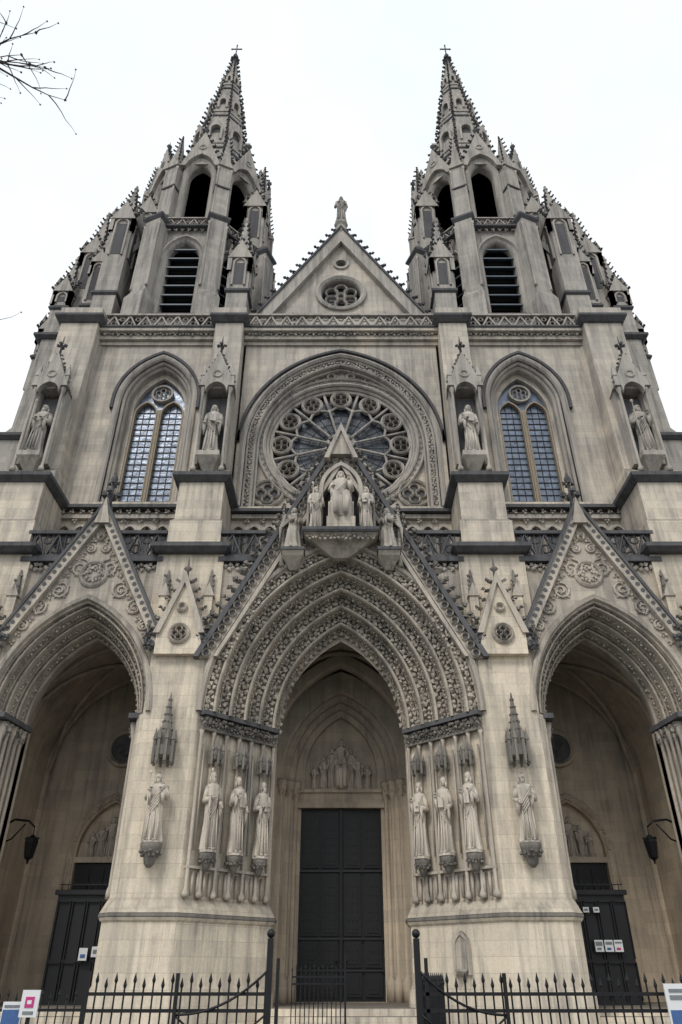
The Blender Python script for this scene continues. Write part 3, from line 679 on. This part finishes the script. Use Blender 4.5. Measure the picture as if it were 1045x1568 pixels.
# porch interior -------------------------------------------------
inte=MB()
inte.box(0,15,4.3,4.8,FL,15)
floor=MB(); floor.box(-15,15,-1.0,4.3,0,FL)
for i in range(4): floor.box(-2.3,2.3,-2.8+.45*i,-1.0,.18*i,.18*(i+1)-.002)
for i in range(4):
    for s_ in(-1,1): floor.box(s_*SXc-2.2,s_*SXc+2.2,-2.8+.45*i,-1.0,.18*i,.18*(i+1)-.003)
ob(floor,'porch_steps',S)
ceil=MB()
sweep_arch(ceil,0,8.6,3.38,1.6,[(0,-.3),(0,4.3)],FL,10)
sweep_arch(ceil,0,8.6,2.39,C0,[(0,-.45),(1.1,-.3)],FL,10)
sweep_arch(ceil,SXc,8.6,2.95,1.4,[(0,-.6),(0,4.3)],FL,10)
sweep_arch(ceil,SXc,9.06,2.1,C1,[(0,-.9),(0,-.6),(.95,-.5)],FL,10)
sweep_arch(ceil,-SXc,8.6,2.95,1.4,[(0,-.6),(0,4.3)],FL,10)
sweep_arch(ceil,-SXc,9.06,2.1,C1,[(0,-.9),(0,-.6),(.95,-.5)],FL,10)
for cx,hf in((0,3.3),(SXc,2.9),(-SXc,2.9)):
    cc=1.6 if cx==0 else 1.4
    for y in(.3,4.0): sweep_arch(ceil,cx,8.6,hf,cc,rprof(0,y,.11,6),FL,10,closed=True)
    for s_ in(-1,1):
        P=[]
        for k in range(13):
            u=k/12; hh=hf-.02; Rr=hh+cc; x=-hh+2*hh*u; ax=abs(x)
            P.append((cx+x*s_,.3+3.7*u,8.6+math.sqrt(max(0,Rr*Rr-(ax+cc)**2))))
        ceil.tube(P,.1,6)
sweep_arch(ceil,0,8.6,2.75,1.6,[(.5,2.2),(.1,2.2),(0,2.3),(0,2.6),(.5,2.6)],FL,12)
sweep_arch(ceil,0,8.4,2.35,1.3,[(.9,3.3),(.1,3.3),(0,3.4),(0,3.55),(-.18,3.55),(-.25,3.65),(-.25,3.85),(-.45,3.85),(-.5,3.95),(-.5,4.1)],FL,12)
ceil.prism(arch_pts(0,1.9,8.4,1.3,10,FL),4.05,4.28,[arch_pts(0,1.5,8.6,1.15,8,7.95),[(-1.62,FL+.01),(1.62,FL+.01),(1.62,7.25),(-1.62,7.25)]]) 
for s_ in(-1,1):
    for x,y in((1.85,3.9),(2.1,3.65),(2.4,3.4),(3.0,2.3)):
        ceil.lathe([(.2,FL),(.2,FL+.6),(.1,FL+.8),(.1,7.5),(.14,7.6),(.22,8.1),(.22,8.25)],s_*x,y,8)
        for k in range(5): ceil.leaf((s_*x+R.uniform(-.12,.12),y-.12,7.75+.08*k),.12,1)
ceil.box(-1.75,1.75,3.9,4.1,7.25,7.45); ceil.box(-1.75,1.75,3.95,4.15,7.85,7.98)
for s_ in(-1,1):
    c=s_*9.2
    sweep_arch(ceil,c,5.6,1.25,.8,[(.35,4.28),(.35,4.0),(.28,3.95),(.2,4.02),(.12,4.02),(.06,3.96),(0,4.02),(0,4.28)],FL,10)
    arch_leaves(ceil,c,5.6,1.42,.8,3.97,.2,.09)
    ceil.box(c-1.25,c+1.25,4.0,4.28,5.25,5.45)
    sweep_ring(ceil,c,9.7,.6,[(.2,4.28),(.2,4.1),(.1,4.05),(0,4.15),(0,4.28)],20)
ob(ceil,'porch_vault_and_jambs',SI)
md=MB()
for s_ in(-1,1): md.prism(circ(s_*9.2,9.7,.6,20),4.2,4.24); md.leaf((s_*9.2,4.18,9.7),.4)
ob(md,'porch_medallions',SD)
doors=MB(); studs=MB()
for s_ in(-1,1):
    c=s_*9.2; doors.box(c-1.2,c+1.2,4.15,4.25,FL,5.25); 
    for k in range(4):
        doors.box(c-1.1+.56*k,c-.62+.56*k,4.1,4.15,FL+.3,FL+2.0); doors.box(c-1.1+.56*k,c-.62+.56*k,4.1,4.15,FL+2.2,FL+4.3)
doors.box(-1.62,1.62,4.2,4.27,FL,7.25)
for s_ in(-1,1):
    for z0,z1 in((FL+.15,FL+.9),(FL+1.05,FL+1.9),(FL+2.05,FL+4.15),(FL+4.35,FL+6.2)):
        for k in range(2):
            a,b=sorted((s_*(.12+.76*k),s_*(.12+.76*k+.64)))
            doors.box(a,b,4.13,4.2,z0,z1); doors.box(a+.1,b-.1,4.10,4.13,z0+.1,z1-.1)
            nz=int((z1-z0-.2)/.28)
            for i in range(3):
                for j in range(nz): studs.blob((a+.16+.16*i,4.095,z0+.22+.28*j),.022,1,1,1,False)
    a,b=sorted((0,s_*1.6))
    for z in(1.92,.92,4.2): doors.box(a,b,4.09,4.13,FL+z,FL+z+.08); studs.box(a+.02,b-.02,4.082,4.089,FL+z+.02,FL+z+.05)
doors.box(-.05,.05,4.05,4.15,FL,7.2)
studs.ball((.18,4.05,FL+1.25),.05); studs.ball((-.18,4.05,FL+1.25),.05)
ob(doors,'portal_doors',WOOD); ob(studs,'door_studs',STUD)
vb=MB()
for s_ in(-1,1):
    a,b=sorted((s_*7.3,s_*9.85))
    vb.box(a,b,1.2,4.0,FL,3.9); vb.box(a-.1,b+.1,1.1,4.0,3.9,4.05)
    for k in range(5):
        x=a+.06+k*(b-a)/5
        for z0,z1 in((.85,1.9),(2.0,3.7)):
            vb.box(x,x+.03,1.12,1.2,z0,z1); vb.box(x+.42,x+.45,1.12,1.2,z0,z1); vb.box(x,x+.45,1.12,1.2,z1-.03,z1)
    for k in range(12): vb.tube([(a+.1+k*.21,1.15,4.05),(a+.1+k*.21,1.15,4.35)],[.02,.004],4)
    vb.box(a,b,1.13,1.17,4.2,4.23)
ob(vb,'entrance_vestibules',WOOD)
q=sp(.45,.12); pwc.M=pw.M=Matrix.Translation((q[0],q[1],0))@Matrix.Rotation(-PI/4,4,'Z')
sweep_arch(pwc,0,2.25,.22,.12,[(.1,.02),(.1,-.06),(0,-.06),(0,.02)],1.55,6); pw.prism(arch_pts(0,.22,2.25,.12,6,1.55),-.02,.02); pwc.lathe([(.05,1.5),(.2,1.65),(.2,1.7)],0,-.08,8)
pwc.M=pw.M=None
for mb in(wall,carve,mid,dark,grey,glassb,lead,frame,tw,twc,twd,louv,core,side,sidec,arcs,inte): mb.mirror()
n0=len(arcl.v); vs=arcl.v
newv=[(-x,y,z) for x,y,z in vs]; fs=[tuple(i+n0 for i in reversed(f)) for f in arcl.f if vs[f[0]][0]>6.3]
arcl.v=vs+newv; arcl.f+=fs; arcl.sm+=[False]*len(fs)
for mb,nm,mt in((wall,'facade_ashlar_walls',S),(carve,'carved_trim',SC),(mid,'sooty_canopies_and_capitals',SH),(dark,'weathered_ledges_and_shade_panels',SD),(grey,'flank_walls',SU),(glassb,'tower_window_glass',GL),(lead,'window_leading',IRON),(frame,'window_tracery',FRAME),
    (ctr,'rose_bay_wall',S),(ctrc,'rose_bay_mouldings',SC),(ctrl,'rose_tracery',SC),(ctrg,'rose_glass_panes',GR),(tw,'tower_walls_and_spires',SU),(twc,'tower_crockets_and_tracery',SC),(twd,'tower_ledges_and_dark_holes',SD),(louv,'belfry_louvres',LOUV),(core,'belfry_dark_core',CORE),
    (gab,'nave_gable',S),(gabc,'nave_gable_trim',SC),(gabd,'nave_gable_coping_and_dark_holes',SD),(pw,'central_porch_wall',SG),(pwc,'central_porch_carving',SC),(pwd,'central_porch_coping_and_shade_panels',SD),(pwm,'central_porch_crockets',SH),(arcv,'central_archivolts',SG),(arcs,'side_archivolts',SG),(arcl,'archivolt_foliage',SC),(side,'side_porch_walls',SG),(sidec,'side_porch_carving',SC),(inte,'porch_interior_walls',SI)):
    ob(mb,nm,mt)
# ------------------------------------------------------------------ statues
def hand(mb,p,d,s):
    p=Vector(p); d=Vector(d).normalized(); u=d.cross(Vector((0,0,1)))
    if u.length<.1:u=Vector((1,0,0))
    u.normalize(); mb.ball(tuple(p+d*.03*s),.028*s,.028*s,.028*s,7,5)
    for k,l in enumerate((.045,.055,.05,.04)):
        q=p+u*(k-1.5)*.013*s+d*.04*s; mb.tube([tuple(q),tuple(q+d*l*.6*s),tuple(q+d*l*s+Vector((0,0,-.01*s)))],[.0075*s,.007*s,.005*s],5)
    mb.tube([tuple(p+u*.02*s),tuple(p+u*.045*s+d*.03*s)],[.009*s,.006*s],5)
def figure(name,loc,H,rot,kind=0,seed=0,mat=SP,wx=1.0):
    """robed standing / seated / kneeling carved figure; local front is -Y, H = height"""
    r=random.Random(seed); mb=MB(); s=H
    ph=r.uniform(0,6); nf=r.choice((7,8,9)); lean=r.uniform(-.02,.02)
    seated=kind==1; kneel=kind==2
    if seated: prof=[(0,.15,.13,-.03),(.1,.15,.14,-.05),(.25,.16,.16,-.06),(.36,.16,.17,-.05),(.42,.15,.15,-.02),(.48,.12,.09,.03),(.6,.105,.075,.04),(.7,.13,.075,.04),(.78,.14,.07,.04),(.82,.1,.06,.04),(.845,.04,.04,.03)]
    elif kneel: prof=[(0,.16,.22,.04),(.1,.16,.2,.05),(.25,.15,.15,.0),(.4,.13,.12,-.02),(.55,.115,.085,-.02),(.7,.13,.08,-.03),(.78,.14,.07,-.03),(.82,.1,.06,-.04),(.845,.04,.04,-.04)]
    else: prof=[(0,.145,.115,0),(.03,.135,.105,0),(.2,.118,.092,0),(.38,.11,.085,0),(.5,.108,.08,0),(.58,.1,.075,0),(.68,.112,.078,0),(.76,.125,.075,0),(.805,.12,.065,0),(.83,.075,.05,0),(.85,.036,.036,0)]
    pr=[]
    for a,b in zip(prof[:-1],prof[1:]):
        for k in range(3):
            t=k/3; pr.append(tuple(a[i]+(b[i]-a[i])*t for i in range(4)))
    pr.append(prof[-1]); n=32
    rings=[]
    for z,rx,ry,oy in pr:
        f=max(0,1-z/.62); ring_=[]
        for i in range(n):
            a=2*PI*i/n
            m=1+.2*(f+.18)*math.sin(nf*a+ph+2.5*z)+.05*f*math.sin(3*a+ph*2-5*z)+.05*math.sin(9*z*2+4*a+ph)*(1 if .3<z<.78 else .2)
            if z>.8: m=1
            ring_.append((s*(rx*m*math.cos(a)+lean*math.sin(z*4)),s*(ry*m*math.sin(a)+oy),s*z))
        rings.append(ring_)
    mb.loft(rings,True,True)
    hy=(.03 if seated else -.045 if kneel else -.005)*s
    hz=.915*s
    mb.ball((lean*s,hy,hz),.047*s,.056*s,.068*s,12,9)
    mb.ball((lean*s,hy+.015*s,hz+.015*s),.056*s,.057*s,.062*s,12,8)
    mb.tube([(lean*s,hy-.055*s,hz+.012*s),(lean*s,hy-.068*s,hz-.012*s)],[.006*s,.011*s],5)
    for e in(-1,1):
        mb.ball((lean*s+e*.02*s,hy-.049*s,hz+.01*s),.008*s,.006*s,.006*s,6,5); mb.ball((lean*s+e*.05*s,hy,hz-.002*s),.007*s,.012*s,.016*s,6,5)
        mb.tube([(lean*s+e*.05*s,hy+.02*s,hz),(lean*s+e*.056*s,hy+.02*s,hz-.05*s),(lean*s+e*.05*s,hy+.01*s,hz-.09*s)],[.022*s,.02*s,.01*s],6)
    mb.ball((lean*s,hy-.05*s,hz-.03*s),.012*s,.008*s,.005*s,6,4)
    if r.random()<.65 or seated: mb.ball((lean*s,hy-.04*s,hz-.055*s),.03*s,.026*s,.045*s,8,6)
    oy=prof[-3][3]*s
    for e in(-1,1):
        pose=r.choice((0,1,2)) if not kneel else 3
        sh=(e*.115*s,oy,.775*s)
        if seated: el=(e*.17*s,oy-.03*s,.6*s); wr=(e*.13*s,oy-.15*s,.58*s if e<0 else .72*s)
        elif pose==3: el=(e*.13*s,oy-.06*s,.62*s); wr=(e*.02*s,oy-.15*s,.7*s)
        elif pose==0: el=(e*.165*s,oy+.0*s,.6*s); wr=(e*.08*s,oy-.11*s,.62*s)
        elif pose==1: el=(e*.165*s,oy-.01*s,.61*s); wr=(e*.1*s,oy-.13*s,.7*s)
        else: el=(e*.16*s,oy,.6*s); wr=(e*.13*s,oy-.11*s,.55*s)
        mb.tube([sh,el],[.048*s,.042*s],8); mb.tube([el,tuple((Vector(el)+Vector(wr))/2),wr],[.044*s,.04*s,.036*s],8)
        mb.ball(el,.043*s,.043*s,.043*s,8,5)
        mb.tube([tuple(Vector(wr)*.9+Vector(el)*.1),(wr[0]+e*.01*s,wr[1]+.03*s,wr[2]-.1*s),(wr[0]+e*.01*s,wr[1]+.06*s,wr[2]-.2*s)],[.036*s,.03*s,.008*s],6)
        d=Vector(wr)-Vector(el); hand(mb,wr,d,s)
    sd_=r.choice((-1,1))
    for k in range(4):
        z0=.78-.05*k
        P=[(sd_*(.11-.01*k)*s,oy-.05*s,z0*s),(sd_*.03*s,oy-.09*s,(z0-.12)*s),(-sd_*.06*s,oy-.09*s,(z0-.24)*s),(-sd_*.115*s,oy-.02*s,(z0-.28)*s)]
        mb.tube(P,[.012*s,.017*s,.015*s,.008*s],6)
    if kind==0:
        for k in range(4):
            x=(-.08+.05*k+r.uniform(-.01,.01))*s; mb.tube([(x,-.085*s,.5*s),(x*1.1,-.1*s,.25*s),(x*1.25,-.112*s,.02*s)],[.008*s,.015*s,.018*s],6)
        for e in(-1,1): mb.ball((e*.045*s,-.12*s,.015*s),.025*s,.045*s,.018*s,8,5)
        att=r.choice((0,1,2))
        if att==0: mb.loft([[(x_*s,y_*s,z_*s) for x_,y_ in((-.03,-.17),(.07,-.15),(.06,-.115),(-.04,-.135))] for z_ in(.56,.69)])
        elif att==1: mb.tube([(-.12*s,-.14*s,0),(-.12*s,-.14*s,.95*s)],.009*s,6); mb.ball((-.12*s,-.14*s,.97*s),.03*s,.015*s,.035*s,8,5)
        mb.lathe([(.16*s,-.03*s),(.16*s,0),(.15*s,.005*s)],0,0,8,False)
    if kind==2:
        for e in(-1,1):
            for k in range(6):
                mb.tube([(e*.05*s,.06*s,.74*s),(e*(.16+.02*k)*s,.12*s,(.86-.07*k)*s),(e*(.2+.01*k)*s,.16*s,(.6-.1*k)*s)],[.02*s,.035*s,.008*s],6)
    if kind==1:
        mb.box(-.2*s,.2*s,-.02*s,.16*s,0,.36*s); mb.box(-.17*s,.17*s,.1*s,.15*s,.36*s,.85*s)
        for e in(-1,1): mb.tube([(e*.07*s,-.02*s,.4*s),(e*.08*s,-.2*s,.39*s),(e*.075*s,-.21*s,.2*s),(e*.075*s,-.22*s,.02*s)],[.07*s,.068*s,.05*s,.045*s],8)
    o=mb.obj(name,mat,None); o.location=loc; o.rotation_euler=(0,0,rot); o.scale=(wx,wx,1); return o
sd0=1
for s_ in(-1,1):
    figure('saint_statue',(s_*5.75,-3.34,4.96),2.05,0,0,sd0,SP,.95); sd0+=1
    for t in NT:
        q=sp(t,.27); figure('saint_statue',(s_*q[0],q[1],4.8),2.4,-s_*math.radians(38),0,sd0,SP,.72); sd0+=1
    figure('saint_statue',(s_*5.82,-1.75,20.9),2.9,0,0,sd0,SP,.85); sd0+=1
    figure('saint_statue',(s_*13.65,-1.75,20.9),2.9,0,0,sd0,SC,.9); sd0+=1
    figure('attendant_statue',(s_*.98,-3.55,15.85),2.1,-s_*.35,0,sd0,SP,.85); sd0+=1
    figure('angel_statue',(s_*1.82,-3.38,15.1),1.9,s_*-.5,2,sd0,SC,.95); sd0+=1
figure('christ_statue',(0,-3.45,16.35),2.5,0,1,50,SP)
figure('saint_statue',(0,.3,40.15),2.7,0,0,51,SC,.8)
for i,(x,h) in enumerate(((-1.1,1.0),(-.72,1.35),(-.36,1.7),(0,2.1),(.36,1.7),(.72,1.35),(1.1,1.0))):
    o=figure('tympanum_relief_figure',(x,4.15,8.0),h,0,1 if i==3 else 0,60+i,SR,.9); o.parent=church
for s_ in(-1,1):
    for i,(x,h) in enumerate(((-.75,.9),(-.4,1.2),(0,1.5),(.4,1.2),(.75,.9))):
        o=figure('tympanum_relief_figure',(s_*9.2+x,4.2,5.47),h,0,0,70+i,SR); o.parent=church
# ------------------------------------------------------------------ iron fence
fe=MB(); FY=-27.1+10
def pickets(mb,x0,x1,y,zt,step=.105,y1=None,r=.011):
    n=int(abs(x1-x0)/step) if y1 is None else int(math.dist((x0,y),(x1,y1))/step)
    for i in range(n+1):
        t=i/max(1,n); x=x0+(x1-x0)*t; yy=y if y1 is None else y+(y1-y)*t
        h=zt+(.05 if i%2 else 0)
        mb.tube([(x,yy,.08),(x,yy,h-.1)],r,5,False); mb.loft([[(x+q*math.cos(a),yy+q*math.sin(a)*.6,z) for a in(0,PI/2,PI,-PI/2)] for q,z in((.008,h-.12),(.022,h-.08),(.001,h))])
for a,b in((-2.95,-.86),(.92,4.6)):
    pickets(fe,a,b,FY,1.56)
    for z in(.15,1.22,1.38): fe.box(a,b,FY-.02,FY+.02,z,z+.035)
    for x in(a,b): fe.box(x-.025,x+.025,FY-.025,FY+.025,0,1.62)
for x in(-.84,.90): fe.box(x-.035,x+.035,FY-.035,FY+.035,0,1.95); fe.ball((x,FY,2.0),.05)
for x in(-.74,1.0): fe.box(x-.02,x+.02,FY-.02,FY+.02,0,1.75)
for x0,x1 in((-1.9,-.86),(.92,1.9)):
    s_=1 if x1<0 else -1
    A,B=(x0,x1) if s_>0 else (x1,x0)
    P=[(A+(B-A)*t/14,FY-.03,1.2+.42*(t/14)**2.2) for t in range(15)]; fe.tube(P,.015,5)
    P=[(A+(B-A)*t/14,FY-.03,1.2-.25*math.sin(PI*t/14)) for t in range(15)]; fe.tube(P,.012,5)
    fe.box(A-.02,A+.02,FY-.05,FY-.01,0,1.6)
pickets(fe,.93,1.5,FY,1.56,.12,FY+2.6)
fe.obj('iron_fence',IRON)
fe2=MB(); y=-27.1+13.5
pickets(fe2,-9,-4.0,y,1.35,.13)
for z in(.2,1.1): fe2.box(-9,-4.0,y-.02,y+.02,z,z+.04)
pickets(fe2,5.2,10,y,1.4,.13)
for z in(.2,1.1): fe2.box(5.2,10,y-.02,y+.02,z,z+.04)
fe2.obj('iron_fence',IRON)
fe3=MB(); y=-5.2
pickets(fe3,-1.25,.1,y,1.75,.11,None,.014)
for z in(.3,1.35,1.5): fe3.box(-1.25,.1,y-.02,y+.02,z,z+.04)
fe3.box(.08,.13,y-.03,y+.03,0,2.0)
fe3.obj('iron_gate',IRON)
# ------------------------------------------------------------------ signs
PAPER=plain('white_paper',(.72,.73,.74),.6,0,.05); BLUE=plain('blue_print',(.05,.12,.3),.5,0,.3,20); PINK=plain('magenta_print',(.5,.04,.2),.5); GREYP=plain('grey_print',(.18,.2,.22),.5,0,.4,30)
def sign(name,x,y,z,w,h,cols,post=True,rot=0):
    e=empty(name,(x,y,0)); e.rotation_euler=(0,0,rot)
    b=MB(); b.box(-w/2,w/2,-.012,.012,z,z+h); b.obj('panel',PAPER,e)
    for i,(a0,b0,a1,b1,m) in enumerate(cols):
        q=MB(); d=.018+.002*i; q.box(-w/2+a0*w,-w/2+a1*w,-d,-.0125,z+b0*h,z+b1*h); q.obj('print_%d'%i,m,e)
    f=MB()
    if post: f.box(-.02,.02,.013,.04,0,z+h)
    else: f.box(-w/2-.02,w/2+.02,.0125,.02,z-.02,z+h+.02)
    f.obj('support',IRON,e)
sign('notice_sign',-3.72,FY+.4,1.16,.21,.27,[(.2,.1,.8,.22,GREYP),(.25,.35,.75,.75,PINK),(.38,.48,.62,.62,PAPER)])
sign('notice_sign',-3.95,FY+.5,1.05,.24,.26,[(.05,.05,.95,.7,BLUE),(.1,.78,.9,.88,GREYP)])
sign('notice_sign',3.90,FY-.15,1.0,.42,.5,[(.05,.05,.45,.5,BLUE),(.52,.05,.95,.55,GREYP),(.1,.7,.9,.78,GREYP),(.1,.84,.7,.9,GREYP)])
sign('poster',-8.6,1.0,1.95,.28,.36,[(.2,.2,.8,.5,BLUE)],False); sign('poster',-8.2,1.0,2.05,.25,.3,[(.2,.3,.8,.7,GREYP)],False)
for i,x in enumerate((8.65,8.98,9.3)): sign('poster',x,1.0,2.2,.28,.34,[(.1,.5+.1*i,.9,.85,GREYP),(.2,.15,.7,.35,(GREYP,BLUE,PINK)[i])],False)
for x in(8.4,8.75): sign('poster',x,1.0,3.35,.2,.16,[(.2,.3,.8,.7,GREYP)],False)
for s_ in(-1,1):
    sign('poster',s_*11.6,-.75,2.2,.8,1.1,[(.1,.1,.45,.8,BLUE),(.55,.2,.9,.9,GREYP)],False,-s_*.9)
# ------------------------------------------------------------------ wall lanterns
for s_ in(-1,1):
    l=MB(); x=s_*12.2; y=.6
    l.tube([(x,y,6.0),(x-s_*.5,y,6.25),(x-s_*1.0,y,6.2),(x-s_*1.25,y,6.0)],[.05,.04,.04,.03],6)
    l.tube([(x,y,5.4),(x-s_*.5,y,5.6),(x-s_*.9,y,6.1)],.03,5)
    l.tube([(x-s_*1.25,y,6.0),(x-s_*1.25,y,5.75)],.015,4)
    l.lathe([(.03,5.75),(.22,5.6),(.24,5.5),(.16,5.0),(.05,4.92),(.02,4.8)],x-s_*1.25,y,6,False)
    for k in range(6): l.blob((x-s_*1.25+.22*math.cos(k*PI/3),y+.22*math.sin(k*PI/3),5.62),.05)
    l.obj('wall_lantern',IRON)
# ------------------------------------------------------------------ bare tree
BARK=plain('bark',(.05,.042,.038),.9)
t=MB(); tr=random.Random(5)
base=Vector((-9.5,-20.5,0))
t.tube([tuple(base),tuple(base+Vector((.1,0,3))),tuple(base+Vector((.0,.1,7))),tuple(base+Vector((.4,0,12))),tuple(base+Vector((.2,0,17)))],[.32,.27,.22,.15,.05],10)
def branch(p,d,L,r,lev):
    P=[p];q=Vector(p);dd=Vector(d).normalized()
    for k in range(5):
        dd=(dd+Vector((tr.uniform(-.22,.22),tr.uniform(-.22,.22),tr.uniform(-.16,.16)))).normalized(); q=q+dd*L/5; P.append(tuple(q))
        if lev>0 and k>0:
            for _ in range(1 if lev<2 else 2):
                branch(tuple(q),dd+Vector((tr.uniform(-.9,.9),tr.uniform(-.9,.9),tr.uniform(-.7,.5))),L*tr.uniform(.35,.6),r*.5,lev-1)
    t.tube(P,[r*(1-.16*k) for k in range(6)],5)
    t.blob(P[-1],r*1.1+.008)
for z,d,L in((7,(-1,.3,.8),5),(9,(-.5,-1,.7),5),(10,(.1,1,.7),4.5),(12,(-1,-.5,.9),4),(14.9,(.9,.1,.4),2.8),(15.2,(.8,.2,.3),2.6),(15.9,(.6,.3,.6),2.6),(16,(-.4,.3,1),2.5)):
    b0=base+Vector((.25,0,z)); branch(tuple(b0),d,L,.05,2)
t.obj('bare_tree',BARK)
